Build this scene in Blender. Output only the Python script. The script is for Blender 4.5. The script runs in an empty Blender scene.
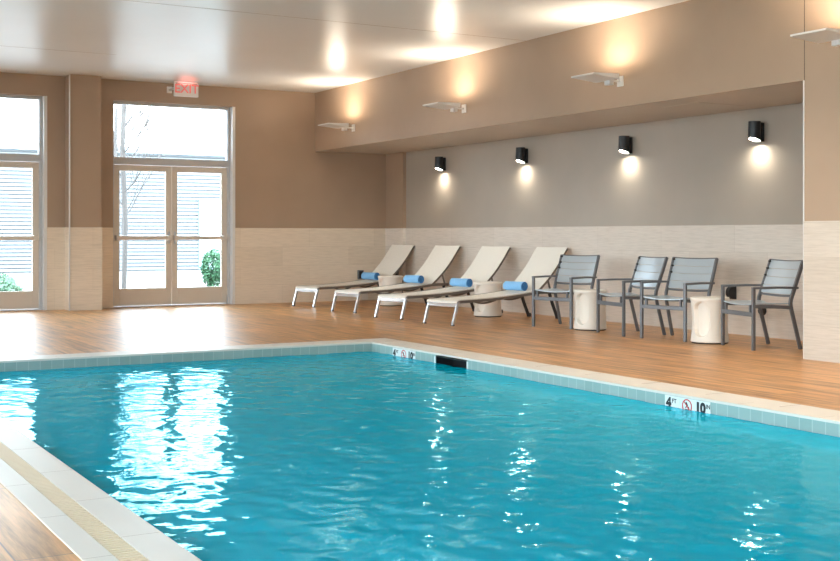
import bpy, math, random
from mathutils import Vector, Matrix

# ------------------------------------------------------------------ scene, camera, sky, exposure
S = bpy.context.scene
COL = S.collection
R = math.radians
THETA = 0.5246                                   # the camera looks 30 degrees to the right of the pool's length

cam_data = bpy.data.cameras.new('camera')
cam = bpy.data.objects.new('camera', cam_data)
COL.objects.link(cam)
cam.location = (0, 0, 1.1)
cam.rotation_euler = (R(90), 0, -THETA)
cam_data.sensor_width = 36
cam_data.lens = 1173 / 840 * 36
cam_data.shift_y = -45.7 / 840
cam_data.clip_end = 300
S.camera = cam

S.view_settings.view_transform = 'Standard'
S.view_settings.look = 'None'
S.view_settings.gamma = 1
S.view_settings.use_curve_mapping = False
S.view_settings.exposure = 1.3
S.cycles.use_denoising = True
S.cycles.max_bounces = 9
S.cycles.diffuse_bounces = 5
S.cycles.glossy_bounces = 5
S.cycles.transparent_max_bounces = 12
S.cycles.caustics_refractive = False
S.cycles.sample_clamp_indirect = 6

SKY = 6.0
world = bpy.data.worlds.new('sky')
S.world = world
world.use_nodes = True
wn, wl = world.node_tree.nodes, world.node_tree.links
bg = wn['Background']
tc = wn.new('ShaderNodeTexCoord')
sep = wn.new('ShaderNodeSeparateXYZ')
ramp = wn.new('ShaderNodeValToRGB')
wl.new(tc.outputs['Generated'], sep.inputs[0])
wl.new(sep.outputs['Z'], ramp.inputs[0])
ramp.color_ramp.elements[0].color = (0.87, 0.94, 1.0, 1)
ramp.color_ramp.elements[0].position = 0.0
ramp.color_ramp.elements[1].color = (0.68, 0.84, 1.0, 1)
ramp.color_ramp.elements[1].position = 0.7
wl.new(ramp.outputs[0], bg.inputs['Color'])
bg.inputs['Strength'].default_value = SKY


def portal(name, loc, rot, sx, sy):
    """guides sky light through an opening; gives off nothing itself"""
    d = bpy.data.lights.new(name, 'AREA')
    d.shape = 'RECTANGLE'
    d.size, d.size_y = sx, sy
    d.cycles.is_portal = True
    o = bpy.data.objects.new(name, d)
    COL.objects.link(o)
    o.location, o.rotation_euler = loc, rot
    return o


# ------------------------------------------------------------------ helpers
class MB:
    def __init__(self):
        self.v, self.f = [], []

    def add(self, vs, fs):
        n = len(self.v)
        self.v += [tuple(p) for p in vs]
        self.f += [tuple(i + n for i in f) for f in fs]

    def box(self, x0, x1, y0, y1, z0, z1):
        self.add([(x0, y0, z0), (x1, y0, z0), (x1, y1, z0), (x0, y1, z0), (x0, y0, z1), (x1, y0, z1), (x1, y1, z1), (x0, y1, z1)],
                 [(0, 3, 2, 1), (4, 5, 6, 7), (0, 1, 5, 4), (1, 2, 6, 5), (2, 3, 7, 6), (3, 0, 4, 7)])
        return self

    def sweep(self, path, sect, up=(0, 0, 1), closed=False, cap=True):
        """sweep a closed 2-D section (side, up) along a path"""
        P = [Vector(p) for p in path]
        n, m = len(P), len(sect)
        up = Vector(up)
        rings = []
        for i in range(n):
            if closed:
                t = P[(i + 1) % n] - P[i - 1]
            else:
                t = P[min(i + 1, n - 1)] - P[max(i - 1, 0)]
            t.normalize()
            sd = t.cross(up)
            if sd.length < 1e-4:
                sd = t.cross(Vector((1, 0, 0)))
            sd.normalize()
            u = sd.cross(t)
            k = 1.0
            if 0 < i < n - 1 and not closed:
                a = (P[i] - P[i - 1]).normalized()
                k = 1 / max(0.6, a.dot(t))
            rings.append([P[i] + sd * s + u * h * k for s, h in sect])
        vs = [p for r in rings for p in r]
        fs = []
        for i in range(n if closed else n - 1):
            j = (i + 1) % n
            for q in range(m):
                r = (q + 1) % m
                fs.append((i * m + q, i * m + r, j * m + r, j * m + q))
        if cap and not closed:
            fs.append(tuple(reversed(range(m))))
            fs.append(tuple((n - 1) * m + q for q in range(m)))
        self.add(vs, fs)
        return self

    def tube(self, path, r, n=10, up=(0, 0, 1), **k):
        return self.sweep(path, [(r * math.cos(2 * math.pi * i / n), r * math.sin(2 * math.pi * i / n)) for i in range(n)], up, **k)

    def bar(self, path, w, h, up=(0, 0, 1), **k):
        return self.sweep(path, [(-w / 2, -h / 2), (w / 2, -h / 2), (w / 2, h / 2), (-w / 2, h / 2)], up, **k)

    def lathe(self, prof, n=32, rad=None, cz=(0, 0)):
        m = len(prof)
        vs, fs = [], []
        for i in range(n):
            a = 2 * math.pi * i / n
            for (r, z) in prof:
                q = rad(r, z, a) if rad else r
                vs.append((cz[0] + q * math.cos(a), cz[1] + q * math.sin(a), z))
        for i in range(n):
            j = (i + 1) % n
            for k in range(m - 1):
                fs.append((i * m + k, j * m + k, j * m + k + 1, i * m + k + 1))
        fs.append(tuple(reversed([i * m for i in range(n)])))
        fs.append(tuple(i * m + m - 1 for i in range(n)))
        self.add(vs, fs)
        return self

    def xform(self, M):
        self.v = [tuple(M @ Vector(p)) for p in self.v]
        return self

    def build(self, name, m, parent=None, bevel=0, smooth=False, angle=35, seg=2):
        me = bpy.data.meshes.new(name)
        me.from_pydata(self.v, [], self.f)
        me.update()
        if m:
            me.materials.append(m)
        if smooth:
            me.shade_smooth()
            try:
                me.set_sharp_from_angle(angle=R(angle))
            except Exception:
                pass
        o = bpy.data.objects.new(name, me)
        COL.objects.link(o)
        if parent:
            o.parent = parent
        if bevel:
            b = o.modifiers.new('bevel', 'BEVEL')
            b.width, b.segments, b.limit_method, b.angle_limit = bevel, seg, 'ANGLE', R(40)
        return o


def tag(o, label=None, cat=None, group=None, kind=None):
    if label: o['label'] = label
    if cat: o['category'] = cat
    if group: o['group'] = group
    if kind: o['kind'] = kind
    return o


def empty(name, loc=(0, 0, 0), rz=0.0):
    o = bpy.data.objects.new(name, None)
    COL.objects.link(o)
    o.empty_display_size = 0.1
    o.location = loc
    o.rotation_euler = (0, 0, rz)
    return o


def copy_tree(o, parent=None):
    c = o.copy()
    COL.objects.link(c)
    if parent: c.parent = parent
    for ch in list(o.children):
        copy_tree(ch, c)
    return c


def setting(o, label, cat):
    return tag(o, label, cat, kind='structure')


def text_mesh(name, body, size, m, parent, M, extrude=0.001, offset=0.0, align='CENTER'):
    cu = bpy.data.curves.new(name, 'FONT')
    cu.body, cu.size, cu.extrude, cu.offset = body, size, extrude, offset
    cu.align_x, cu.align_y = align, 'CENTER'
    tmp = bpy.data.objects.new(name, cu)
    COL.objects.link(tmp)
    dg = bpy.context.evaluated_depsgraph_get()
    me = bpy.data.meshes.new_from_object(tmp.evaluated_get(dg))
    bpy.data.objects.remove(tmp)
    me.name = name
    me.transform(M)
    me.materials.clear()
    me.materials.append(m)
    o = bpy.data.objects.new(name, me)
    COL.objects.link(o)
    if parent: o.parent = parent
    return o


# ------------------------------------------------------------------ materials
def mat(name, col=(0.8, 0.8, 0.8), rough=0.5, metal=0.0, spec=0.5):
    m = bpy.data.materials.new(name)
    m.use_nodes = True
    b = m.node_tree.nodes['Principled BSDF']
    b.inputs['Base Color'].default_value = (*col, 1)
    b.inputs['Roughness'].default_value = rough
    b.inputs['Metallic'].default_value = metal
    b.inputs['Specular IOR Level'].default_value = spec
    return m


class NT:
    def __init__(self, m):
        self.m, self.n, self.l = m, m.node_tree.nodes, m.node_tree.links
        self.b = self.n.get('Principled BSDF')

    def node(self, t, **k):
        o = self.n.new(t)
        for a, v in k.items(): setattr(o, a, v)
        return o

    def coords(self, scale=(1, 1, 1), rot=(0, 0, 0), loc=(0, 0, 0)):
        t = self.node('ShaderNodeTexCoord')
        mp = self.node('ShaderNodeMapping')
        mp.inputs['Scale'].default_value = scale
        mp.inputs['Rotation'].default_value = rot
        mp.inputs['Location'].default_value = loc
        self.l.new(t.outputs['Object'], mp.inputs['Vector'])
        return mp.outputs[0]

    def noise(self, vec, scale=5, detail=4, rough=0.55):
        t = self.node('ShaderNodeTexNoise')
        t.inputs['Scale'].default_value = scale
        t.inputs['Detail'].default_value = detail
        t.inputs['Roughness'].default_value = rough
        self.l.new(vec, t.inputs['Vector'])
        return t.outputs['Fac']

    def ramp(self, fac, stops):
        r = self.node('ShaderNodeValToRGB')
        e = r.color_ramp.elements
        while len(e) < len(stops): e.new(0.5)
        for i, (p, c) in enumerate(stops):
            e[i].position = p
            e[i].color = (*c, 1)
        self.l.new(fac, r.inputs[0])
        return r.outputs[0]

    def mix(self, fac, a, b, blend='MIX'):
        x = self.node('ShaderNodeMix', data_type='RGBA', blend_type=blend)
        for s, v in ((x.inputs['Factor'], fac), (x.inputs['A'], a), (x.inputs['B'], b)):
            if isinstance(v, tuple): s.default_value = (*v, 1)
            elif isinstance(v, (int, float)): s.default_value = v
            else: self.l.new(v, s)
        return x.outputs['Result']

    def bump(self, h, strength=0.2, dist=0.01):
        b = self.node('ShaderNodeBump')
        b.inputs['Strength'].default_value = strength
        b.inputs['Distance'].default_value = dist
        self.l.new(h, b.inputs['Height'])
        self.l.new(b.outputs[0], self.b.inputs['Normal'])

    def base(self, c):
        self.l.new(c, self.b.inputs['Base Color'])


def paint(name, col, rough, spec=0.4, var=0.04):
    m = mat(name, col, rough, 0, spec)
    t = NT(m)
    f = t.noise(t.coords(), 1.3, 3)
    lo = tuple(c * (1 - var) for c in col)
    hi = tuple(c * (1 + var) for c in col)
    t.base(t.ramp(f, [(0.3, lo), (0.7, hi)]))
    g = t.noise(t.coords(), 160, 2)
    t.bump(g, 0.05, 0.002)
    return m


def brick_vec(t, order, loc=(0, 0)):
    """object coordinates reordered so that 'order' becomes the brick plane"""
    tc_ = t.node('ShaderNodeTexCoord')
    s_ = t.node('ShaderNodeSeparateXYZ')
    c_ = t.node('ShaderNodeCombineXYZ')
    t.l.new(tc_.outputs['Object'], s_.inputs[0])
    for i, a in enumerate(order):
        ad = t.node('ShaderNodeMath', operation='ADD')
        ad.inputs[1].default_value = loc[i]
        t.l.new(s_.outputs[a], ad.inputs[0])
        t.l.new(ad.outputs[0], c_.inputs[i])
    return c_.outputs[0]


def brick(t, vec, w, h, mortar, c1, c2, cm, offset=0.5, bias=0.0):
    b = t.node('ShaderNodeTexBrick')
    b.offset = offset
    b.inputs['Scale'].default_value = 1
    b.inputs['Brick Width'].default_value = w
    b.inputs['Row Height'].default_value = h
    b.inputs['Mortar Size'].default_value = mortar
    b.inputs['Mortar Smooth'].default_value = 0.1
    b.inputs['Bias'].default_value = bias
    b.inputs['Color1'].default_value = (*c1, 1)
    b.inputs['Color2'].default_value = (*c2, 1)
    b.inputs['Mortar'].default_value = (*cm, 1)
    t.l.new(vec, b.inputs['Vector'])
    return b


def wood_floor():
    m = mat('wood_look_floor', rough=0.36, spec=0.8)
    t = NT(m)
    b = brick(t, brick_vec(t, 'YX', (0.25, 0.0)), 1.2, 0.2, 0.0032, (0.51, 0.24, 0.068), (0.68, 0.345, 0.112), (0.20, 0.12, 0.075), 0.37)
    g = t.noise(t.coords((7, 0.5, 1)), 2.6, 6, 0.62)
    g2 = t.noise(t.coords((34, 1.6, 1)), 2.0, 4, 0.6)
    c = t.mix(0.85, b.outputs['Color'], t.ramp(g, [(0.33, (0.40, 0.37, 0.36)), (0.47, (0.88, 0.87, 0.86)), (0.62, (1.28, 1.24, 1.16))]), 'MULTIPLY')
    c = t.mix(0.55, c, t.ramp(g2, [(0.3, (0.6, 0.58, 0.56)), (0.65, (1.1, 1.1, 1.1))]), 'MULTIPLY')
    t.base(c)
    r = t.ramp(g, [(0.3, (0.37, 0.37, 0.37)), (0.7, (0.33, 0.33, 0.33))])
    t.l.new(r, t.b.inputs['Roughness'])
    t.bump(b.outputs['Fac'], -0.25, 0.004)
    return m


def wall_tile(name, order, loc=(0, 0), k=(1, 1, 1)):
    m = mat(name, rough=0.45, spec=0.4)
    t = NT(m)
    b = brick(t, brick_vec(t, order, loc), 1.2, 0.302, 0.0025, *[tuple(a * q for a, q in zip(c_, k)) for c_ in ((0.72, 0.62, 0.51), (0.77, 0.67, 0.56), (0.65, 0.555, 0.455))], 0.4)
    sc = (3, 3, 46)
    g = t.noise(t.coords(sc), 1.5, 5, 0.6)
    c = t.mix(0.8, b.outputs['Color'], t.ramp(g, [(0.3, (0.86, 0.85, 0.83)), (0.55, (1, 1, 1)), (0.72, (1.06, 1.05, 1.04))]), 'MULTIPLY')
    t.base(c)
    t.bump(g, 0.12, 0.004)
    return m


def pool_shell():
    m = mat('pool_plaster_and_waterline_tile', rough=0.35)
    t = NT(m)
    tc_ = t.node('ShaderNodeTexCoord')
    s_ = t.node('ShaderNodeSeparateXYZ')
    t.l.new(tc_.outputs['Object'], s_.inputs[0])
    ad = t.node('ShaderNodeMath', operation='ADD')
    t.l.new(s_.outputs['X'], ad.inputs[0]); t.l.new(s_.outputs['Y'], ad.inputs[1])
    c_ = t.node('ShaderNodeCombineXYZ')
    t.l.new(ad.outputs[0], c_.inputs[0]); t.l.new(s_.outputs['Z'], c_.inputs[1])
    b = brick(t, c_.outputs[0], 0.1, 0.165, 0.003, (0.28, 0.40, 0.38), (0.34, 0.45, 0.43), (0.48, 0.56, 0.53), 0.0)
    gt = t.node('ShaderNodeMath', operation='GREATER_THAN')
    gt.inputs[1].default_value = -0.165
    t.l.new(s_.outputs['Z'], gt.inputs[0])
    t.base(t.mix(gt.outputs[0], (0.72, 0.86, 0.88), b.outputs['Color']))
    return m


def water_mat():
    m = bpy.data.materials.new('pool_water')
    m.use_nodes = True
    t = NT(m)
    n, l = t.n, t.l
    n.remove(t.b)
    out = n['Material Output']
    tr = t.node('ShaderNodeBsdfTransparent'); tr.inputs[0].default_value = (0.03, 0.78, 0.93, 1)
    df = t.node('ShaderNodeBsdfDiffuse'); df.inputs[0].default_value = (0.0, 0.64, 0.93, 1)
    gl = t.node('ShaderNodeBsdfGlossy'); gl.inputs['Roughness'].default_value = 0.02; gl.inputs['Color'].default_value = (0.42, 0.88, 1.0, 1)
    fr = t.node('ShaderNodeFresnel'); fr.inputs['IOR'].default_value = 1.22
    mx = t.node('ShaderNodeMixShader'); mx.inputs[0].default_value = 0.62
    l.new(tr.outputs[0], mx.inputs[1]); l.new(df.outputs[0], mx.inputs[2])
    m2 = t.node('ShaderNodeMixShader')
    l.new(fr.outputs[0], m2.inputs[0]); l.new(mx.outputs[0], m2.inputs[1]); l.new(gl.outputs[0], m2.inputs[2])
    bp = t.node('ShaderNodeBump')
    bp.inputs['Strength'].default_value = 0.25
    bp.inputs['Distance'].default_value = 0.004
    l.new(t.noise(t.coords((1, 1.2, 1)), 14, 2), bp.inputs['Height'])
    l.new(bp.outputs[0], gl.inputs['Normal']); l.new(bp.outputs[0], fr.inputs['Normal'])
    l.new(m2.outputs[0], out.inputs[0])
    return m


def glass_mat():
    m = bpy.data.materials.new('clear_glass')
    m.use_nodes = True
    t = NT(m)
    t.n.remove(t.b)
    out = t.n['Material Output']
    tr = t.node('ShaderNodeBsdfTransparent'); tr.inputs[0].default_value = (0.96, 0.985, 0.98, 1)
    gl = t.node('ShaderNodeBsdfGlossy'); gl.inputs['Roughness'].default_value = 0.01
    fr = t.node('ShaderNodeFresnel'); fr.inputs['IOR'].default_value = 1.2
    mx = t.node('ShaderNodeMixShader')
    t.l.new(fr.outputs[0], mx.inputs[0]); t.l.new(tr.outputs[0], mx.inputs[1]); t.l.new(gl.outputs[0], mx.inputs[2])
    t.l.new(mx.outputs[0], out.inputs[0])
    return m


def emit(name, col, strength):
    m = mat(name, col, 0.4)
    b = m.node_tree.nodes['Principled BSDF']
    b.inputs['Emission Color'].default_value = (*col, 1)
    b.inputs['Emission Strength'].default_value = strength
    return m


def woven(name, col, scale=900, strength=0.2, rough=0.85):
    m = mat(name, col, rough, 0, 0.2)
    t = NT(m)
    f = t.noise(t.coords(), scale, 2)
    lo = tuple(c * 0.9 for c in col)
    t.base(t.ramp(f, [(0.35, lo), (0.65, col)]))
    t.bump(f, strength, 0.002)
    return m


def leaf_mat(name, a, b_):
    m = mat(name, a, 0.6)
    t = NT(m)
    t.base(t.ramp(t.noise(t.coords(), 9, 3), [(0.35, a), (0.65, b_)]))
    return m


BROWN = paint('taupe_paint', (0.42, 0.30, 0.21), 0.42, 0.4)
TAUPE_COOL_LIT = paint('taupe_paint_cool_lit', (0.43, 0.37, 0.305), 0.42, 0.4)  # taupe greyed, cool daylight on the alcove wall put into the colour
SOFFIT_LIT = paint('soffit_paint_bounce_lit', (0.56, 0.48, 0.40), 0.5, 0.4)  # taupe lightened, bounce light from the deck put into the colour
WHITE_CEIL = paint('white_ceiling_paint', (0.78, 0.775, 0.76), 0.31, 0.42, 0.015)
FLOOR = wood_floor()
TILE_B = wall_tile('cream_wall_tile_back', 'XZ', (0.35, 0), (1.06, 1.04, 1.0))
TILE_A = wall_tile('cream_wall_tile_alcove', 'YZ', (0.1, 0), (1.0, 1.03, 1.09))
SHELL = pool_shell()
COPING = paint('cream_coping_stone', (0.76, 0.70, 0.63), 0.4, 0.45)
GRATE = paint('tan_grate', (0.84, 0.69, 0.50), 0.5)
GROUT = mat('grout', (0.45, 0.38, 0.32), 0.8)
WATER = water_mat()
GLASS = glass_mat()
ALU = mat('champagne_aluminium', (0.70, 0.62, 0.53), 0.4, 0.2)
ALU_D = mat('grey_aluminium', (0.55, 0.55, 0.56), 0.38, 0.3)
STEEL = mat('satin_steel', (0.74, 0.66, 0.58), 0.3, 0.4)
EDGE = mat('pale_edge_trim', (0.78, 0.76, 0.74), 0.35, 0.3)
CHAIR_F = mat('gunmetal_frame', (0.175, 0.178, 0.19), 0.36, 0.45)
CHAIR_S = mat('silver_grey_slat', (0.58, 0.66, 0.72), 0.30, 0.55)
SCREW = mat('black_screw', (0.02, 0.02, 0.02), 0.4)
RAIL = mat('bronze_frame', (0.17, 0.145, 0.125), 0.4, 0.4)
LEG_S = mat('silver_leg', (0.72, 0.74, 0.77), 0.25, 0.7)
RUBBER = mat('black_rubber', (0.025, 0.025, 0.027), 0.6)
SLING = woven('cream_sling', (0.90, 0.85, 0.77))
TOWEL = woven('blue_terry', (0.28, 0.58, 0.93), 420, 0.5, 0.95)
TOWEL_E = woven('blue_terry_rolled_end', (0.06, 0.24, 0.58), 420, 0.5, 0.95)
CERAMIC = paint('cream_ceramic', (0.86, 0.79, 0.70), 0.38, 0.5, 0.02)
BLACK = mat('black_metal', (0.018, 0.018, 0.02), 0.35)
WHITE_M = mat('white_enamel', (0.78, 0.76, 0.73), 0.4)
SIGN_W = mat('white_sign_tile', (0.80, 0.82, 0.80), 0.3)
INK = mat('black_ink', (0.012, 0.012, 0.014), 0.5)
RED = mat('red_ink', (0.62, 0.03, 0.03), 0.5)

# ------------------------------------------------------------------ room shell
XL, XH, XA = -2.4, 8.156, 9.5365                 # left wall, header / right wall, alcove wall
YN, YB, YC = -4.0, 17.54, 7.291                  # near wall, back wall, far end of the right wall
HC, HS, HT = 3.43, 2.4686, 1.209                 # ceiling, soffit, top of the wall tile
PX0, PX1, PY0, PY1 = 1.3353, 5.5755, -2.0, 10.62  # pool edges
CW = 0.34                                        # coping width
T = 0.25
OX, IX, OY, IY = PX0 - CW, PX1 + CW, PY0 - CW, PY1 + CW

f = MB()
f.box(XL - T, OX, YN - T, YB + T, -0.3, 0)
f.box(IX, XA + T, YN - T, YB + T, -0.3, 0)
f.box(OX, IX, IY, YB + T, -0.3, 0)
f.box(OX, IX, YN - T, OY, -0.3, 0)
setting(f.build('floor', FLOOR), 'wood look plank tile deck around the pool', 'floor')

ceil = setting(MB().box(XL - T, XH + 0.05, YN - T, YB + T, HC, HC + 0.2).build('ceiling', WHITE_CEIL), 'glossy white painted ceiling over the pool', 'ceiling')
for (yj, x0, x1) in ((11.55, XL, XH), (15.1, XL, 4.2)):
    MB().box(x0, x1, yj - 0.004, yj + 0.004, HC - 0.0015, HC + 0.01).build('ceiling_joint', GROUT, ceil)

# back wall with the two door openings
D1 = (1.90, 3.86)
D2 = (4.83, 6.765)
DH = 3.125
w = MB()
w.box(XL - T, D1[0], YB, YB + T, 0, HC)
w.box(D1[1], D2[0], YB, YB + T, 0, HC)
w.box(D2[1], XA + T, YB, YB + T, 0, HC)
for d in (D1, D2): w.box(d[0], d[1], YB, YB + T, DH, HC)
wb = setting(w.build('wall_back', BROWN), 'taupe painted back wall with glazed double doors', 'wall')
t_ = MB()
for a, b in ((XL, D1[0]), (D1[1], D2[0]), (D2[1], XA)): t_.box(a, b, YB - 0.012, YB + 0.05, 0, HT)
t_.build('tile_wainscot', TILE_B, wb)

pil = setting(MB().box(4.123, 4.575, 17.25, YB + 0.01, 0, HC).build('wall_pier', BROWN), 'taupe pier projecting from the back wall between the doors', 'wall')
MB().box(4.111, 4.587, 17.238, YB, 0, HT).build('tile_wainscot', TILE_B, pil)
setting(MB().box(4.106, 4.124, 17.232, 17.25, 0, HC).build('trim_1', EDGE), 'pale corner strip on the left edge of the pier', 'trim')

# left wall with three tall windows (unseen, added to bring in cool daylight)
WINS = ((-2.6, -0.8), (0.6, 2.4), (3.8, 5.6), (7.0, 8.8), (10.2, 12.0), (13.4, 15.2))
WZ0, WZ1 = 0.25, 3.1
w = MB()
ys = [YN - T] + [v for p in WINS for v in p] + [YB + T]
for i in range(0, len(ys), 2): w.box(XL - T, XL, ys[i], ys[i + 1], 0, HC)
for a, b in WINS:
    w.box(XL - T, XL, a, b, 0, WZ0)
    w.box(XL - T, XL, a, b, WZ1, HC)
setting(w.build('wall_left', BROWN), 'taupe wall on the left side of the pool hall', 'wall')
for i, (a, b) in enumerate(WINS):
    fr = MB()
    for (p, q, r, s) in ((a, a + .06, WZ0, WZ1), (b - .06, b, WZ0, WZ1), (a + .06, b - .06, WZ0, WZ0 + .06), (a + .06, b - .06, WZ1 - .06, WZ1), ((a + b) / 2 - .03, (a + b) / 2 + .03, WZ0 + .06, WZ1 - .06)):
        fr.box(XL - 0.14, XL - 0.08, p, q, r, s)
    wf = setting(fr.build('window_%d' % (i + 1), ALU), 'unseen tall window added in the left wall for daylight', 'window')
    MB().box(XL - 0.115, XL - 0.107, a + .05, b - .05, WZ0 + .05, WZ1 - .05).build('pane', GLASS, wf)
    portal('sky_portal', (XL - 0.2, (a + b) / 2, (WZ0 + WZ1) / 2), (0, R(-90), 0), WZ1 - WZ0, b - a)

NWIN = ((-1.2, 0.8),)  # unseen window behind the camera, added for more daylight
w = MB()
xs = [XL - T] + [v for p in NWIN for v in p] + [XH + 1.6]
for i in range(0, len(xs), 2): w.box(xs[i], xs[i + 1], YN - T, YN, 0, HC)
for a, b in NWIN:
    w.box(a, b, YN - T, YN, 0, WZ0)
    w.box(a, b, YN - T, YN, WZ1, HC)
setting(w.build('wall_near', BROWN), 'taupe wall behind the camera', 'wall')
for i, (a, b) in enumerate(NWIN):
    fr = MB()
    for (p, q, r, s) in ((a, a + .06, WZ0, WZ1), (b - .06, b, WZ0, WZ1), (a + .06, b - .06, WZ0, WZ0 + .06), (a + .06, b - .06, WZ1 - .06, WZ1), ((a + b) / 2 - .03, (a + b) / 2 + .03, WZ0 + .06, WZ1 - .06)):
        fr.box(p, q, YN - 0.14, YN - 0.08, r, s)
    wf = setting(fr.build('window_%d' % (len(WINS) + i + 1), ALU), 'unseen tall window added in the near wall for daylight', 'window')
    MB().box(a + .05, b - .05, YN - 0.115, YN - 0.107, WZ0 + .05, WZ1 - .05).build('pane', GLASS, wf)
    portal('sky_portal', ((a + b) / 2, YN - 0.2, (WZ0 + WZ1) / 2), (R(90), 0, 0), b - a, WZ1 - WZ0)
wr = setting(MB().box(XH, XA + T, YN, YC, 0, HC).build('wall_right', BROWN), 'taupe wall on the right edge, thicker than the alcove wall', 'wall')
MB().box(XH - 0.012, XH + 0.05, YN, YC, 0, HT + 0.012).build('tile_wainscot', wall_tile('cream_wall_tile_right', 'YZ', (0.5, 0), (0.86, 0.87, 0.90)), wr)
setting(MB().box(XH - 0.005, XH + 0.012, YC, YC + 0.012, 0, HS).build('trim_2', EDGE), 'pale corner strip where the alcove begins', 'trim')

wa = setting(MB().box(XA, XA + T, YC, YB, 0, HS).build('wall_alcove', TAUPE_COOL_LIT), 'taupe wall at the back of the alcove behind the chairs', 'wall')
MB().box(XA - 0.012, XA + 0.05, YC, YB, 0, HT).build('tile_wainscot', TILE_A, wa)
wc = setting(MB().box(XA - 0.06, XA + 0.05, 16.94, YB, 0, HS).build('wall_corner', BROWN), 'taupe corner pier at the far end of the alcove', 'wall')
MB().box(XA - 0.072, XA, 16.928, YB - 0.01, 0, HT).build('tile_wainscot', TILE_A, wc)

setting(MB().box(XH + 0.03, XA + T, YC, YB, HS, HS + 0.012).build('ceiling_alcove', SOFFIT_LIT), 'soffit over the alcove, deck bounce light in its tone', 'ceiling')
hd = setting(MB().box(XH, XH + 0.03, YC, YB, HS, HC).box(XH + 0.03, XA + T, YC, YB, HS + 0.012, HC).build('wall_header', BROWN), 'taupe bulkhead above the alcove', 'wall')
MB().box(XH - 0.0008, XH + 0.02, YC - 0.004, YC + 0.004, HS, HC).build('joint', mat('dark_caulk', (0.10, 0.07, 0.05), 0.8), hd)
pn = MB()
pn.box(8.55, 9.19, 9.03, 9.60, HS - 0.004, HS + 0.01)
pn.build('access_panel', SOFFIT_LIT, hd, bevel=0.002)


# ------------------------------------------------------------------ glazed double doors
def double_door(idx, x0, x1):
    root = empty('door_%d' % idx, ((x0 + x1) / 2, YB + 0.1, 0))
    setting(root, 'pair of glazed doors under a transom light, %s' % ('right of the pier' if idx == 2 else 'left of the pier'), 'door')
    W = x1 - x0
    h = W / 2
    y0, y1 = 0.0, 0.11
    fw = 0.045
    fr = MB()
    fr.box(-h, -h + fw, y0, y1, 0, DH)
    fr.box(h - fw, h, y0, y1, 0, DH)
    fr.box(-h + fw, h - fw, y0, y1, DH - fw, DH)
    fr.box(-h + fw, h - fw, y0 - 0.005, y1, 2.168, 2.278)
    fr.build('frame', ALU_D, root, bevel=0.004)
    MB().box(-h, h, y0 - 0.02, y1 + .05, 0.0, 0.014).build('threshold', ALU_D, root)
    MB().box(-h + fw, h - fw, 0.05, 0.058, 2.275, DH - fw).build('transom_pane', GLASS, root)
    lw = h - fw - 0.006
    for sd in (-1, 1):
        a, b = (-h + fw + 0.004, -0.004) if sd < 0 else (0.004, h - fw - 0.004)
        st = 0.088
        lf = MB()
        lf.box(a, a + st, 0.02, 0.07, 0.018, 2.162)
        lf.box(b - st, b, 0.02, 0.07, 0.018, 2.162)
        lf.box(a + st, b - st, 0.02, 0.07, 2.074, 2.162)
        lf.box(a + st, b - st, 0.02, 0.07, 0.018, 0.282)
        leaf = lf.build('door_leaf', ALU, root, bevel=0.003)
        MB().box(a + st - .01, b - st + .01, 0.042, 0.05, 0.27, 2.08).build('pane', GLASS, leaf)
        pb = MB()
        pb.box(a + 0.03, b - 0.03, -0.055, -0.02, 1.022, 1.082)
        pb.box(a + 0.02, a + 0.08, -0.06, 0.025, 1.016, 1.09)
        pb.box(b - 0.08, b - 0.02, -0.06, 0.025, 1.016, 1.09)
        pb.build('push_bar', STEEL, leaf, bevel=0.006)
        cx = (b - 0.045) if sd < 0 else (a + 0.045)
        hb = MB()
        hb.box(cx - 0.016, cx + 0.016, 0.008, 0.022, 0.96, 1.15)
        hb.tube([(cx, 0.012, 0.98), (cx, -0.03, 1.0), (cx, -0.03, 1.11), (cx, 0.012, 1.13)], 0.009, up=(1, 0, 0))
        hb.build('handle', ALU_D, leaf)
        hg = MB()
        xh = a - 0.003 if sd < 0 else b + 0.003
        for z in (0.2, 1.07, 1.95): hg.tube([(xh, 0.016, z - .05), (xh, 0.016, z + .05)], 0.009, 8, up=(1, 0, 0))
        hg.build('hinge', STEEL, leaf)
    return root


double_door(1, 1.90, 3.82)
double_door(2, 4.825, 6.725)
setting(MB().box(3.82, 3.865, YB - 0.002, YB + 0.22, 0, DH).build('trim_3', EDGE), 'pale jamb lining right of the left doors', 'trim')
setting(MB().box(6.725, 6.77, YB - 0.002, YB + 0.22, 0, DH).build('trim_4', EDGE), 'pale jamb lining right of the double doors', 'trim')
for d in (D1, D2):
    portal('sky_portal', ((d[0] + d[1]) / 2, YB + 0.24, DH / 2), (R(-90), 0, 0), d[1] - d[0], DH)

# ------------------------------------------------------------------ pool
pb = MB()
BT = 0.2
DEP = -1.47
SK0, SK1 = 8.80, 9.34                            # skimmer mouth
pb.box(PX0 - BT, PX1 + BT, PY0 - BT, PY1 + BT, DEP - 0.2, DEP)
pb.box(PX0 - BT, PX0, PY0 - BT, PY1 + BT, DEP, -0.012)
pb.box(PX0, PX1, PY1, PY1 + BT, DEP, -0.012)
pb.box(PX0, PX1, PY0 - BT, PY0, DEP, -0.012)
pb.box(PX1, PX1 + BT, PY0 - BT, SK0, DEP, -0.012)
pb.box(PX1, PX1 + BT, SK1, PY1 + BT, DEP, -0.012)
pb.box(PX1, PX1 + BT, SK0, SK1, DEP, -0.16)
setting(pb.build('pool_basin', SHELL), 'tiled pool basin sunk in the deck', 'pool')

cp = MB()
gt = MB()
jt = MB()
GI, GO = 0.145, 0.235                            # ribbed strip: from, to, measured from the pool edge


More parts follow.
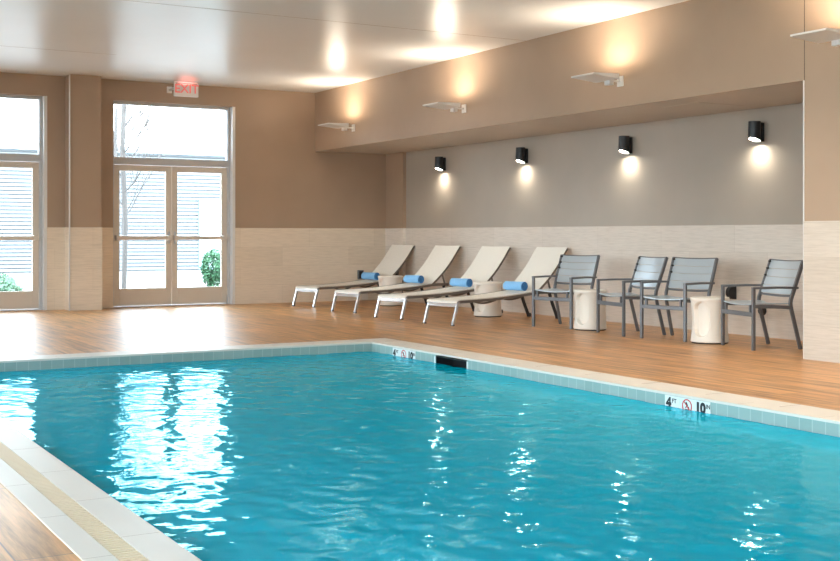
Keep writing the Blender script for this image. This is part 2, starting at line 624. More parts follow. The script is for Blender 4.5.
def ring(mb, a, b, z0, z1):
    """rectangular ring between offsets a and b outside the pool edge"""
    mb.box(PX0 - b, PX0 - a, PY0 - b, PY1 + b, z0, z1)
    mb.box(PX1 + a, PX1 + b, PY0 - b, PY1 + b, z0, z1)
    mb.box(PX0 - a, PX1 + a, PY1 + a, PY1 + b, z0, z1)
    mb.box(PX0 - a, PX1 + a, PY0 - b, PY0 - a, z0, z1)


ring(cp, -0.004, GI, -0.012, 0.006)
cp.box(PX0 - GO, PX0 - GI, PY0 - CW, PY1 + CW, -0.012, -0.009)
cp.box(PX0 - CW, PX0 - GO, PY0 - CW, PY1 + CW, -0.012, 0.006)
cp.box(PX1 + GI, PX1 + CW, PY0 - CW, PY1 + CW, -0.012, 0.005)
cp.box(PX0 - GI, PX1 + GI, PY1 + GI, PY1 + CW, -0.012, 0.005)
cp.box(PX0 - GI, PX1 + GI, PY0 - CW, PY0 - GI, -0.012, 0.005)
cop = setting(cp.build('pool_coping', COPING, bevel=0.006), 'cream stone coping around the pool with a ribbed strip', 'pool edge')
n = int((PY1 - PY0) / 0.03)
for i in range(n):
    y = PY0 + i * 0.03
    gt.box(PX0 - GO + .002, PX0 - GI - .002, y, y + 0.018, -0.010, 0.005)
tag(gt.build('ribbed_grate', GRATE, cop), 'tan ribbed drain strip in the coping')
for k in range(19):
    y = 6.2 + 0.6615 * (k - 12)
    if PY0 < y < PY1:
        for (a, b) in ((PX0 - GI, PX0 - .003), (PX1 + .003, PX1 + GI)): jt.box(a, b, y - .0014, y + .0014, -0.01, 0.0063)
        y2 = y + 0.44
        for (a, b) in ((PX0 - CW, PX0 - GO), (PX1 + GI, PX1 + CW)): jt.box(a, b, y2 - .0014, y2 + .0014, -0.01, 0.0063)
for k in range(6):
    x = PX0 + 0.45 + 0.66 * k
    jt.box(x - .0014, x + .0014, PY1 + .003, PY1 + GI, -0.01, 0.0063)
jt.build('stone_joint', GROUT, cop)

# water: a rippled surface
WL = -0.088
random.seed(4)
waves = []
for lam, amp, k in ((1.5, 0.0006, 5), (0.75, 0.0008, 6), (0.42, 0.0010, 8), (0.24, 0.00095, 10), (0.15, 0.0006, 10), (0.1, 0.0003, 10)):
    for i in range(k):
        a = random.uniform(0, 2 * math.pi)
        L = lam * random.uniform(0.8, 1.25)
        q = 2 * math.pi / L
        waves.append((q * math.cos(a), q * math.sin(a), random.uniform(0, 6.28), amp / math.sqrt(k) * 1.4))
import numpy as np
nx, ny = 230, 690
gx = np.linspace(PX0 + 0.001, PX1 - 0.001, nx)
gy = np.linspace(PY0 + 0.001, PY1 - 0.001, ny)
GX, GY = np.meshgrid(gx, gy)
GZ = np.full_like(GX, WL)
# patches of livelier and calmer water
calm = 0.75 + 0.35 * np.sin(GX * 1.3 + 0.4 * GY) * np.sin(GY * 0.9 + 1.0)
for kx, ky, ph, am in waves: GZ += calm * am * np.sin(kx * GX + ky * GY + ph)
vv = np.stack([GX.ravel(), GY.ravel(), GZ.ravel()], 1)
ii = (np.arange(ny - 1)[:, None] * nx + np.arange(nx - 1)[None, :]).ravel()
ff = np.stack([ii, ii + 1, ii + nx + 1, ii + nx], 1)
wm = MB()
wm.v = [tuple(p) for p in vv.tolist()]
wm.f = [tuple(q) for q in ff.tolist()]
wo = wm.build('pool_water', WATER)
wo.data.shade_smooth()
tag(wo, 'rippling turquoise water filling the indoor pool', 'water', kind='stuff')

# skimmer
sk = empty('pool_skimmer', (PX1, (SK0 + SK1) / 2, -0.09))
tag(sk, 'dark rectangular skimmer mouth in the pool wall under the coping', 'skimmer')
hw = (SK1 - SK0) / 2
q = MB()
q.box(0.0, 0.19, -hw + .001, -hw + .008, -0.068, 0.064)
q.box(0.0, 0.19, hw - .008, hw - .001, -0.068, 0.064)
q.box(0.0, 0.19, -hw, hw, -0.069, -0.062)
q.box(0.0, 0.19, -hw, hw, 0.058, 0.064)
q.box(0.18, 0.19, -hw, hw, -0.068, 0.064)
q.build('throat', BLACK, sk)
for a in (-hw - .02, hw):
    MB().box(-0.006, 0.004, a, a + .02, -0.075, 0.064).build('face_plate', SIGN_W, sk)


# depth markers
def depth_marker(y0, y1, label):
    r = empty('depth_marker', (PX1, (y0 + y1) / 2, -0.088))
    tag(r, label, 'depth marker', 'depth markers in the pool wall')
    h = (y1 - y0) / 2
    for k in range(3):
        a = -h + k * 2 * h / 3
        MB().box(-0.006, -0.0005, a + .001, a + 2 * h / 3 - .001, -0.075, 0.074).build('tile', SIGN_W, r, bevel=0.0015)
    # text faces -X; reading direction runs towards the camera (-Y)
    B = Matrix(((0, 0, -1, -0.0062), (-1, 0, 0, 0), (0, 1, 0, 0), (0, 0, 0, 1)))
    zc = 0.022
    def tx(nm, body, size, dy, dz, off): text_mesh(nm, body, size, INK, r, Matrix.Translation((0, dy, dz)) @ B, 0.0006, off)
    tx('numeral', '4', 0.094, 2 * h / 3 + 0.035, zc, 0.006)
    tx('unit', 'FT', 0.042, 2 * h / 3 - 0.02, zc + 0.018, 0.001)
    tx('numeral', '10', 0.094, -2 * h / 3 + 0.02, zc, 0.006)
    tx('unit', 'IN', 0.040, -2 * h / 3 - 0.052, zc + 0.018, 0.001)
    zz = 0.022
    ci = [(-0.0072, 0.044 * math.cos(a), zz + 0.044 * math.sin(a)) for a in [2 * math.pi * i / 32 for i in range(32)]]
    pr = MB()
    pr.bar(ci, 0.008, 0.0015, up=(1, 0, 0), closed=True)
    pr.bar([(-0.0072, 0.03, zz + 0.03), (-0.0072, -0.03, zz - 0.03)], 0.008, 0.0015, up=(1, 0, 0))
    pr.build('prohibition_ring', RED, r)
    dv = MB()                                    # small diving figure
    dv.bar([(-0.0066, 0.012, zz + 0.026), (-0.0066, -0.004, zz + 0.002)], 0.012, 0.001, up=(1, 0, 0))
    dv.bar([(-0.0066, -0.004, zz + 0.004), (-0.0066, 0.016, zz - 0.012)], 0.007, 0.001, up=(1, 0, 0))
    dv.bar([(-0.0066, 0.022, zz - 0.024), (-0.0066, -0.02, zz - 0.024)], 0.006, 0.001, up=(1, 0, 0))
    dv.tube([(-0.0070, -0.012, zz - 0.008), (-0.0062, -0.012, zz - 0.008)], 0.007, 12)
    dv.build('diver_symbol', INK, r)
    return r


depth_marker(5.775, 6.218, 'white depth marker tiles near the right frame edge, the closer sign')
depth_marker(9.714, 10.167, 'white depth marker tiles by the far pool corner, left of the skimmer')

# ------------------------------------------------------------------ exit sign
ex = empty('exit_sign', (5.815, 17.1, 3.297))
tag(ex, 'white exit sign with red letters on an arm above the double doors', 'exit sign')
MB().box(-0.188, 0.188, -0.022, 0.022, -0.112, 0.112).build('housing', WHITE_M, ex, bevel=0.006)
EXIT_M = emit('lit_red_letters', (0.85, 0.22, 0.20), 0.12)
BX = Matrix(((1, 0, 0, 0), (0, 0, -1, -0.0225), (0, 1, 0, -0.002), (0, 0, 0, 1)))
text_mesh('letters', 'EXIT', 0.185, EXIT_M, ex, BX, 0.001, 0.002)
MB().box(-0.165, 0.165, -0.024, -0.018, 0.078, 0.086).build('louvre', BLACK, ex)
MB().tube([(-0.12, 0.022, 0.03), (-0.12, 0.43, 0.03)], 0.02, 12).build('arm', WHITE_M, ex)
MB().box(-0.16, -0.08, 0.42, 0.4395, -0.02, 0.08).build('canopy_plate', WHITE_M, ex, bevel=0.005)
ld = bpy.data.lights.new('exit_glow', 'AREA')
ld.shape, ld.size, ld.size_y, ld.energy, ld.color = 'RECTANGLE', 0.22, 0.02, 0.13, (1, 0.25, 0.22)
lo = bpy.data.objects.new('exit_glow', ld)
COL.objects.link(lo)
lo.location, lo.rotation_euler = (5.815, 17.05, 3.36), (R(180), 0, 0)

# ------------------------------------------------------------------ uplights on the bulkhead
UP_E = 5.2
def uplight():
    r = empty('wall_uplight')
    p = MB()                                     # square tray, thin at its outer edge
    W2, X0, X1 = 0.19, -0.52, -0.18
    p.add([(X0, -W2, .03), (X1, -W2, .0), (X1, W2, .0), (X0, W2, .03), (X0, -W2, .045), (X1, -W2, .055), (X1, W2, .055), (X0, W2, .045)],
          [(0, 3, 2, 1), (0, 1, 5, 4), (1, 2, 6, 5), (2, 3, 7, 6), (3, 0, 4, 7)])
    i = 0.012
    p.add([(X0, -W2, .045), (X1, -W2, .055), (X1, W2, .055), (X0, W2, .045), (X0 + i, -W2 + i, .045), (X1 - i, -W2 + i, .055), (X1 - i, W2 - i, .055), (X0 + i, W2 - i, .045),
           (X0 + i, -W2 + i, .034), (X1 - i, -W2 + i, .02), (X1 - i, W2 - i, .02), (X0 + i, W2 - i, .034)],
          [(0, 1, 5, 4), (1, 2, 6, 5), (2, 3, 7, 6), (3, 0, 4, 7), (4, 5, 9, 8), (5, 6, 10, 9), (6, 7, 11, 10), (7, 4, 8, 11), (8, 9, 10, 11)])
    p.build('tray', WHITE_M, r)
    MB().box(-0.19, -0.13, -0.045, 0.045, -0.045, 0.02).build('bracket_box', WHITE_M, r, bevel=0.006)
    a = MB()
    a.box(-0.14, -0.01, -0.012, 0.012, -0.006, 0.014)
    a.box(-0.012, 0.0, -0.05, 0.05, -0.05, 0.06)
    a.build('wall_mount', WHITE_M, r, bevel=0.003)
    MB().box(X0 + .05, X1 - .05, -W2 + .05, W2 - .05, .032, .037).build('lamp_panel', emit('warm_lamp', (1.0, 0.78, 0.5), 8), r)
    d = bpy.data.lights.new('uplight_lamp', 'AREA')
    d.shape, d.size, d.size_y, d.energy, d.color = 'RECTANGLE', 0.2, 0.26, UP_E, (1.0, 0.89, 0.76)
    d.spread = R(175)
    o = bpy.data.objects.new('uplight_lamp', d)
    COL.objects.link(o)
    o.parent = r
    o.location, o.rotation_euler = (-0.29, 0, 0.06), (R(180), R(-14), 0)
    return r


up0 = uplight()
UPY = (9.80, 12.94, 16.13, 6.79, 3.5)
UPL = ('white tray uplight above the downlight at the alcove middle, second from the right edge',
       'white tray uplight on the bulkhead, second from the back wall',
       'white tray uplight on the bulkhead nearest the back wall',
       'white tray uplight cut by the right frame edge',
       'white tray uplight on the right wall beyond the frame')
for i, (y, lb) in enumerate(zip(UPY, UPL)):
    o = up0 if i == 0 else copy_tree(up0)
    o.location = (XH, y, 2.738)
    tag(o, lb, 'wall light', 'tray uplights on the bulkhead')


# ------------------------------------------------------------------ black downlights in the alcove
DN_E = 3.2
LENS = emit('lit_lens', (1.0, 0.93, 0.78), 60)
def downlight():
    r = empty('wall_downlight')
    n_, rr = 28, 0.07
    b = MB()
    top, vs, fs = 0.115, [], []
    for i in range(n_):
        a = 2 * math.pi * i / n_
        x, y = rr * math.cos(a), rr * math.sin(a)
        zb = -0.112 + 0.05 * (0.5 - x / (2 * rr))        # slanted mouth, higher towards the room
        vs += [(x * .94, y * .94, top), (x, y, zb), (x * .86, y * .86, zb), (x * .8, y * .8, zb + 0.02)]
    for i in range(n_):
        j = (i + 1) % n_
        for k in range(3): fs.append((i * 4 + k, j * 4 + k, j * 4 + k + 1, i * 4 + k + 1))
    fs.append(tuple(i * 4 for i in range(n_)))
    fs.append(tuple(i * 4 + 3 for i in reversed(range(n_))))
    b.add(vs, fs)
    b.build('housing', BLACK, r, smooth=True)
    MB().box(rr - 0.012, 0.0965, -0.05, 0.05, -0.1, 0.1).build('back_plate', BLACK, r, bevel=0.004)
    ls = MB()
    vs = [(0.78 * rr * math.cos(2 * math.pi * i / n_), 0.78 * rr * math.sin(2 * math.pi * i / n_),
           -0.104 + 0.05 * (0.5 - 0.78 * math.cos(2 * math.pi * i / n_) / 2)) for i in range(n_)]
    vs2 = [(x, y, z + .006) for x, y, z in vs]
    ls.add(vs + vs2, [tuple(range(n_)), tuple(n_ + i for i in reversed(range(n_)))] + [(i, n_ + i, n_ + (i + 1) % n_, (i + 1) % n_) for i in range(n_)])
    ls.build('lens', LENS, r)
    d = bpy.data.lights.new('downlight_lamp', 'SPOT')
    d.energy, d.color, d.spot_size, d.spot_blend, d.shadow_soft_size = DN_E, (1.0, 0.93, 0.80), R(150), 1.0, 0.05
    o = bpy.data.objects.new('downlight_lamp', d)
    COL.objects.link(o)
    o.parent = r
    o.location, o.rotation_euler = (0, 0, -0.15), (0, R(-4), 0)
    return r


dn0 = downlight()
DNY = (15.72, 13.505, 11.281, 9.124)
DNL = ('black cylinder downlight on the alcove wall nearest the back corner', 'black cylinder downlight on the alcove wall, second from the back corner',
       'black cylinder downlight on the alcove wall above the left chairs', 'black cylinder downlight on the alcove wall nearest the right wall')
for i, (y, lb) in enumerate(zip(DNY, DNL)):
    o = dn0 if i == 0 else copy_tree(dn0)
    o.location = (XA - 0.0965, y, 2.205)
    tag(o, lb, 'wall light', 'black downlights in the alcove')

# ------------------------------------------------------------------ unseen ceiling fill lamps, added to warm the right deck
FILL_E = 68
def fill_can():
    r = empty('added_fill_can')
    MB().lathe([(0.11, 0), (0.115, 0.006), (0.085, 0.01), (0.08, 0.008)], 28).build('trim_ring', WHITE_M, r, smooth=True)
    MB().lathe([(0.078, -0.001), (0.078, 0.006)], 28).build('lamp_disc', LENS, r)
    d = bpy.data.lights.new('fill_lamp', 'SPOT')
    d.energy, d.color, d.spot_size, d.spot_blend, d.shadow_soft_size = FILL_E, (1.0, 0.86, 0.68), R(120), 0.9, 0.06
    o = bpy.data.objects.new('fill_lamp', d)
    COL.objects.link(o)
    o.parent = r
    o.location = (0, 0, -0.07)
    return r


cn0 = fill_can()
for i, (x, y) in enumerate(((6.6, 2.4), (6.6, 4.9), (6.6, 7.4))):
    o = cn0 if i == 0 else copy_tree(cn0)
    o.location = (x, y, HC - 0.01)
    tag(o, 'unseen round fill lamp added in the ceiling over the near half of the pool', 'ceiling lamp', 'added fill lamps')

# ------------------------------------------------------------------ small wall fittings
def outlet_cover(loc, rz, label):
    """dark bubble cover over a socket; local -x points into the room"""
    r = empty('outlet_cover', loc, rz)
    tag(r, label, 'outlet cover')
    MB().box(-0.018, 0.0, -0.05, 0.05, -0.075, 0.075).build('back_box', BLACK, r, bevel=0.004)
    prof = []
    m = MB()
    N = 10
    vs, fs = [], []
    for i in range(N + 1):
        a = math.pi * i / N
        z = 0.07 * math.cos(a)
        x = -0.016 - 0.075 * math.sin(a)
        vs += [(x, -0.028, z), (x, 0.028, z), (-0.016, -0.042, z), (-0.016, 0.042, z)]
    for i in range(N):
        a, b = i * 4, i * 4 + 4
        fs += [(a, a + 1, b + 1, b), (a, b, b + 2, a + 2), (a + 1, a + 3, b + 3, b + 1), (a + 2, b + 2, b + 3, a + 3)]
    m.add(vs, fs)
    m.build('bubble_lid', RUBBER, r, smooth=True)


outlet_cover((XA - 0.012, 9.52, 0.462), 0, 'dark bubble socket cover on the alcove wall between the two right chairs')
outlet_cover((XA - 0.072, 17.11, 0.483), 0, 'dark bubble socket cover in the alcove corner behind the far lounger')
r = empty('wall_socket', (8.98, YB - 0.012, 0.434))
tag(r, 'small dark socket box on the back wall above the far lounger', 'socket')
MB().box(-0.05, 0.05, -0.045, 0, -0.075, 0.075).build('box', CHAIR_F, r, bevel=0.006)
MB().box(-0.036, 0.036, -0.049, -0.044, -0.058, 0.058).build('cover_flap', RUBBER, r, bevel=0.002)
r = empty('cover_plate', (9.07, YB - 0.012, 0.08))
tag(r, 'cream blank plate low on the back wall tiles', 'wall plate')
MB().box(-0.06, 0.06, -0.008, 0, -0.07, 0.07).build('plate', COPING, r, bevel=0.003)
r = empty('round_vent', (XA - 0.012, 9.084, 0.283))
tag(r, 'round black fitting low on the alcove wall behind the rightmost chair', 'wall fitting')
k = MB()
k.lathe([(0.042, 0), (0.044, 0.015), (0.04, 0.035), (0.027, 0.05), (0.009, 0.055)], 20)
k.xform(Matrix.Rotation(R(-90), 4, 'Y'))
k.build('dome', BLACK, r, smooth=True)
k = MB()
k.lathe([(0.051, 0), (0.051, 0.008)], 20)
k.xform(Matrix.Rotation(R(-90), 4, 'Y'))
k.build('flange', RUBBER, r)


# ------------------------------------------------------------------ loungers (local x runs from foot to head)
LW = 0.26                                        # half width
HG = (1.45, 0.375)                               # hinge
TP = (2.03, 0.956)                               # top of the backrest


def seat_profile():
    """side view of the seat sling, foot end first"""
    p = [(0.045, 0.272), (0.06, 0.296), (0.1, 0.307)]
    for i in range(1, 11):
        t = i / 10
        p.append((0.1 + (HG[0] - 0.1) * t, 0.307 + (HG[1] - 0.307) * t - 0.018 * math.sin(math.pi * t)))
    return p


def back_profile():
    p = []
    for i in range(11):
        t = i / 10
        x, z = HG[0] + (TP[0] - HG[0]) * t, HG[1] + (TP[1] - HG[1]) * t
        p.append((x + 0.03 * math.sin(math.pi * t), z - 0.03 * math.sin(math.pi * t) - (0.02 * t ** 6)))
    return p


def ribbon(mb, prof, half, th, sag):
    n_ = len(prof)
    cols = 9
    top, bot = [], []
    for i, (x, z) in enumerate(prof):
        a = prof[max(i - 1, 0)]
        b = prof[min(i + 1, n_ - 1)]
        nx_, nz_ = -(b[1] - a[1]), (b[0] - a[0])
        L = math.hypot(nx_, nz_)
        nx_, nz_ = nx_ / L, nz_ / L
        for j in range(cols):
            y = -half + 2 * half * j / (cols - 1)
            d = -sag * (1 - (y / half) ** 2)
            top.append((x + nx_ * d, y, z + nz_ * d))
            bot.append((x + nx_ * (d - th), y, z + nz_ * (d - th)))
    N = len(top)
    fs = []
    for i in range(n_ - 1):
        for j in range(cols - 1):
            a = i * cols + j
            fs.append((a, a + cols, a + cols + 1, a + 1))
            fs.append((N + a, N + a + 1, N + a + cols + 1, N + a + cols))
    for i in range(n_ - 1):
        a, b = i * cols, (i + 1) * cols
        fs.append((a, N + a, N + b, b))
        a += cols - 1; b += cols - 1
        fs.append((a, b, N + b, N + a))
    for j in range(cols - 1):
        fs.append((j, j + 1, N + j + 1, N + j))
        a = (n_ - 1) * cols + j
        fs.append((a, N + a, N + a + 1, a + 1))
    mb.add(top + bot, fs)


def lounger():
    r = empty('sun_lounger')
    sp, bp_ = seat_profile(), back_profile()
    m = MB(); ribbon(m, sp, LW + 0.014, 0.006, 0.008); m.build('seat_sling', SLING, r, smooth=True)
    m = MB(); ribbon(m, bp_, LW + 0.014, 0.006, 0.005); m.build('back_sling', SLING, r, smooth=True)
    for sd in (-1, 1):
        y = sd * LW
        m = MB()
        path = [(x, y, z - 0.02) for x, z in sp[2:]] + [(1.6, y, 0.357), (1.72, y, 0.352), (1.80, y, 0.35)]
        m.bar(path, 0.026, 0.042)
        m.build('side_rail', RAIL, r, smooth=True)
        m = MB()
        m.bar([(x + .015, y, z - 0.019) for x, z in bp_], 0.024, 0.03)
        m.build('back_rail', RAIL, r, smooth=True)
        m = MB()
        m.bar([(0.0, y, 0.0), (0.085, y, 0.29)], 0.028, 0.034)
        lg = m.build('leg', LEG_S, r, bevel=0.004)
        lg['label'] = 'bright silver front leg'
        MB().box(-0.02, 0.02, y - .017, y + .017, 0, 0.012).build('foot_cap', RUBBER, lg)
        m = MB()
        m.bar([(1.70, y, 0.345), (1.76, y, 0.2), (1.86, y, 0.0)], 0.028, 0.036)
        lg = m.build('leg', BLACK, r, bevel=0.003)
        lg['label'] = 'dark rear leg'
        MB().box(1.835, 1.885, y - .02, y + .02, 0, 0.05).build('foot_cap', RUBBER, lg, bevel=0.004)
        # backrest prop
        m = MB()
        q = 0.38
        bx, bz = HG[0] + (TP[0] - HG[0]) * q + .02, HG[1] + (TP[1] - HG[1]) * q - 0.062
        m.bar([(bx, y - sd * .024, bz), (1.75, y - sd * .024, 0.362)], 0.014, 0.022)
        m.build('back_prop', RAIL, r)
    MB().bar([(0.07, -LW, 0.243), (0.07, LW, 0.243)], 0.03, 0.046).build('front_crossbar', LEG_S, r, bevel=0.004)
    MB().bar([(1.74, -LW, 0.345), (1.74, LW, 0.345)], 0.03, 0.03).build('rear_crossbar', RAIL, r, bevel=0.004)
    MB().bar([(TP[0] - .01, -LW, TP[1] - .08), (TP[0] - .01, LW, TP[1] - .08)], 0.022, 0.022).build('head_crossbar', RAIL, r, bevel=0.004)
    for xb, z0 in ((0.72, 0.285), (1.2, 0.315)):
        m = MB()
        m.tube([(xb, -LW + 2 * LW * i / 12, z0 - 0.05 * math.sin(math.pi * i / 12)) for i in range(13)], 0.012, 8)
        m.build('bowed_brace', RAIL, r, smooth=True)
    return r


lg0 = lounger()
LP = ((7.39, 12.32, 10.7), (7.36, 13.55, 12.3), (7.41, 14.98, 11.8), (7.46, 16.46, 12.1))
LLB = ('cream sling lounger closest to the grey chairs', 'cream sling lounger third from the back wall, in front of a round side table',
       'cream sling lounger second from the back wall', 'cream sling lounger right in front of the back wall')
for i, ((x, y, a), lb) in enumerate(zip(LP, LLB)):
    o = lg0 if i == 0 else copy_tree(lg0)
    o.location = (x, y, 0)
    o.rotation_euler = (0, 0, R(a))
    tag(o, lb, 'lounger', 'sun loungers along the deck')


# ------------------------------------------------------------------ rolled towels
def towel():
    r = empty('rolled_towel')
    L, rr, th = 0.165, 0.066, 0.012
    turns = 4.6
    N = 120
    outer, inner = [], []
    for i in range(N + 1):
        t = i / N
        a = t * turns * 2 * math.pi
        rad = 0.006 + (rr - 0.006) * t
        outer.append((rad * math.cos(a), rad * math.sin(a)))
        inner.append(((rad - th * .86) * math.cos(a), (rad - th * .86) * math.sin(a)))
    m = MB()
    vs = []
    for (p, q) in zip(outer, inner):
        for y in (-L, L):
            vs.append((p[0], y, p[1])); vs.append((q[0], y, q[1]))
    fs = []
    for i in range(N):
        a, b = i * 4, i * 4 + 4
        fs += [(a, b, b + 2, a + 2), (a + 1, a + 3, b + 3, b + 1)]
    e = 4 * N
    fs += [(0, 2, 3, 1), (e, e + 1, e + 3, e + 2)]
    m.add(vs, fs)
    m.build('roll', TOWEL, r, smooth=True)
    for s_ in (-1, 1):
        m = MB()
        vs = []
        for (p, q) in zip(outer, inner):
            vs += [(p[0], s_ * (L + .0006), p[1]), (q[0], s_ * (L + .0006), q[1])]
        m.add(vs, [((i * 2, i * 2 + 2, i * 2 + 3, i * 2 + 1) if s_ > 0 else (i * 2, i * 2 + 1, i * 2 + 3, i * 2 + 2)) for i in range(N)])
        tag(m.build('rolled_end', TOWEL_E, r), 'darker spiral end of the roll')
    return r


tw0 = towel()
TLB = ('rolled blue towel on the lounger closest to the grey chairs', 'rolled blue towel on the third lounger from the back wall',
       'rolled blue towel on the second lounger from the back wall', 'rolled blue towel on the lounger in front of the back wall')
for i, ((x, y, a), lb) in enumerate(zip(LP, TLB)):
    o = tw0 if i == 0 else copy_tree(tw0)
    l = 1.34
    o.location = (x + l * math.cos(R(a)), y + l * math.sin(R(a)), 0.433)
    o.rotation_euler = (0, 0, R(a))
    tag(o, lb, 'towel', 'rolled blue towels')


# ------------------------------------------------------------------ drum side tables (recess faces the pool)
def side_table():
    r = empty('side_table')
    Ht = 0.465
    prof = [(0.188, 0.012), (0.194, 0.02)]
    for i in range(1, 80):
        z = 0.02 + (Ht - 0.035 - 0.02) * i / 80
        u = (z - 0.23) / 0.23
        prof.append((0.177 + 0.018 * u * u, z))
    prof += [(0.1955, Ht - 0.03), (0.197, Ht - 0.02), (0.196, Ht - 0.008), (0.190, Ht - 0.001), (0.183, Ht)]

    def rad(q, z, a):
        for c0 in (math.pi, 0):
            d = (a - c0 + math.pi) % (2 * math.pi) - math.pi
            s_ = abs(d) * 0.18
            z0, z1 = 0.155, 0.335
            dz = max(z0 - z, z - z1, 0)
            D = math.hypot(s_, dz)
            e = min(1, max(0, (0.088 - D) / 0.006))
            q -= 0.045 * e * e * (3 - 2 * e)
        return q
    m = MB()
    m.lathe(prof, 260, rad)
    m.build('drum', CERAMIC, r, smooth=True, angle=60)
    MB().lathe([(0.18, 0), (0.18, 0.0125)], 40).build('base_ring', RUBBER, r)
    return r


tb0 = side_table()
TBP = ((8.545, 8.87), (8.525, 10.79), (8.72, 13.24), (8.74, 16.02))
TBL = ('cream drum side table beside the rightmost chair', 'cream drum side table between the two left chairs',
       'cream drum side table behind the lounger closest to the chairs', 'cream drum side table between the two loungers nearest the back wall')
for i, ((x, y), lb) in enumerate(zip(TBP, TBL)):
    o = tb0 if i == 0 else copy_tree(tb0)
    o.location = (x, y, 0)
    o.rotation_euler = (0, 0, R(17))
    tag(o, lb, 'side table', 'cream drum side tables')


# ------------------------------------------------------------------ chairs (local x runs from front to back)
def chair():
    r = empty('slatted_armchair')
    W = 0.285
    tb = 0.03
    for sd in (-1, 1):
        y = sd * W
        m = MB()
        m.bar([(0, y, 0), (0, y, 0.585)], tb, tb, up=(1, 0, 0))
        lg = m.build('leg', CHAIR_F, r, bevel=0.003)
        m = MB()
        yb = sd * (W - 0.004)
        m.bar([(0.51, yb, 0), (0.405, yb, 0.40), (0.40, yb, 0.44), (0.405, yb, 0.48), (0.435, yb, 0.56), (0.54, yb, 0.853)], 0.024, 0.034, up=(1, 0, 0))
        m.build('leg', CHAIR_F, r, bevel=0.003)['label'] = 'rear leg bending up into the back upright'
        m = MB()
        m.bar([(-0.015, y, 0.592), (0.25, y, 0.596), (0.478, y, 0.59)], 0.036, 0.022)
        m.build('armrest', CHAIR_F, r, bevel=0.004)
        m = MB()
        m.bar([(0.01, y * .985, 0.418), (0.405, y * .985, 0.405)], 0.022, 0.032)
        m.build('side_rail', CHAIR_F, r, bevel=0.003)
        for k, t in enumerate((0.985, 0.80, 0.62) if sd > 0 else ()):
            z = 0.48 + (0.853 - 0.48) * t - 0.012
            x = 0.405 + (0.54 - 0.405) * t
            s_ = MB().tube([(x - 0.026, sd * (W - 0.01), z), (x - 0.026, sd * (W - 0.035), z)], 0.010, 8)
            s_.build('screw', SCREW, r)
    MB().bar([(0.0, -W, 0.34), (0.0, W, 0.34)], 0.026, 0.042).build('front_crossbar', CHAIR_F, r, bevel=0.003)
    for sd in (-1, 1):
        MB().box(-0.008, 0.014, sd * (W - 0.06) - .011, sd * (W - 0.06) + .011, 0.355, 0.43).build('seat_post', CHAIR_F, r)
    MB().bar([(0.418, -W, 0.395), (0.418, W, 0.395)], 0.022, 0.03).build('rear_crossbar', CHAIR_F, r, bevel=0.003)
    # seat slats, dished
    for k in range(5):
        x0 = 0.0 + k * 0.083
        m = MB()
        P, n_ = [], 8
        for i in range(n_ + 1):
            y = -W + 0.018 + (2 * W - 0.036) * i / n_
            P.append((x0 + 0.037, y, 0.441 - 0.018 * (1 - (2 * i / n_ - 1) ** 2)))
        m.bar(P, 0.076, 0.009)
        m.build('seat_slat', CHAIR_S, r, smooth=True)
    # back slats, curved backwards
    dx, dz = 0.54 - 0.405, 0.853 - 0.48
    L = math.hypot(dx, dz)
    ux, uz = dx / L, dz / L
    nrm = (-uz, ux)                              # towards the sitter
    for k in range(4):
        s0 = 0.052 + k * 0.0855
        P, n_ = [], 10
        for i in range(n_ + 1):
            y = -W + 0.02 + (2 * W - 0.04) * i / n_
            b = 0.022 * (1 - (2 * i / n_ - 1) ** 2)
            P.append((0.405 + ux * (s0 + .04) + uz * b - 0.004, y, 0.48 + uz * (s0 + .04) - ux * b))
        m = MB()
        m.bar(P, 0.080, 0.009, up=(nrm[0], 0, nrm[1]))
        m.build('back_slat', CHAIR_S, r, smooth=True)
    for s0, nm in ((0.035, 'lower_back_rail'), (L - 0.006, 'top_rail')):
        P, n_ = [], 10
        for i in range(n_ + 1):
            y = -W + (2 * W) * i / n_
            b = 0.026 * (1 - (2 * i / n_ - 1) ** 2)
            P.append((0.405 + ux * s0 + uz * b, y, 0.48 + uz * s0 - ux * b))
        MB().bar(P, 0.02, 0.014, up=(nrm[0], 0, nrm[1])).build(nm, CHAIR_F, r, smooth=True)
    return r


ch0 = chair()
CP = ((8.315, 11.245, 14.5), (8.313, 10.16, -10.1), (8.345, 9.345, 9.5), (8.394, 8.331, -14.9))
CL = ('grey slatted metal armchair beside the cream loungers', 'grey slatted metal armchair right of the left drum table, turned towards its right neighbour',
      'grey slatted metal armchair just left of the right drum table', 'rightmost grey slatted metal armchair, closest to the right wall')
for i, ((x, y, a), lb) in enumerate(zip(CP, CL)):
    o = ch0 if i == 0 else copy_tree(ch0)
    o.location = (x, y, 0)
    o.rotation_euler = (0, 0, R(a))
    tag(o, lb, 'chair', 'grey slatted armchairs')

# ------------------------------------------------------------------ outside
GRND = mat('pale_mulch', (0.55, 0.48, 0.42), 0.9)
t = NT(GRND)
t.base(t.ramp(t.noise(t.coords(), 2.2, 6), [(0.35, (0.20, 0.165, 0.14)), (0.6, (0.36, 0.345, 0.33))]))
setting(MB().box(-70, 70, YB + T, 130, -0.5, -0.03).build('ground', GRND), 'pale mulch ground outside the doors', 'ground')
m = MB()
m.box(-70, XL - T, -60, YB + T, -0.5, -0.03)
m.box(XL - T, 30, -60, YN - T, -0.5, -0.03)
setting(m.build('lawn', GRND), 'ground outside the left and near walls', 'ground')
SIDING = mat('pale_siding', (0.19, 0.205, 0.22), 0.7)
SIDE_SHADE = mat('siding_lap_shade', (0.15, 0.165, 0.175), 0.8)  # darker tone between boards stands in for the shadow lines under the laps
BYF = 36.0
bl = empty('building', (8, BYF, 0))
tag(bl, 'pale lap sided building outside across from the doors', 'building')
m = MB()
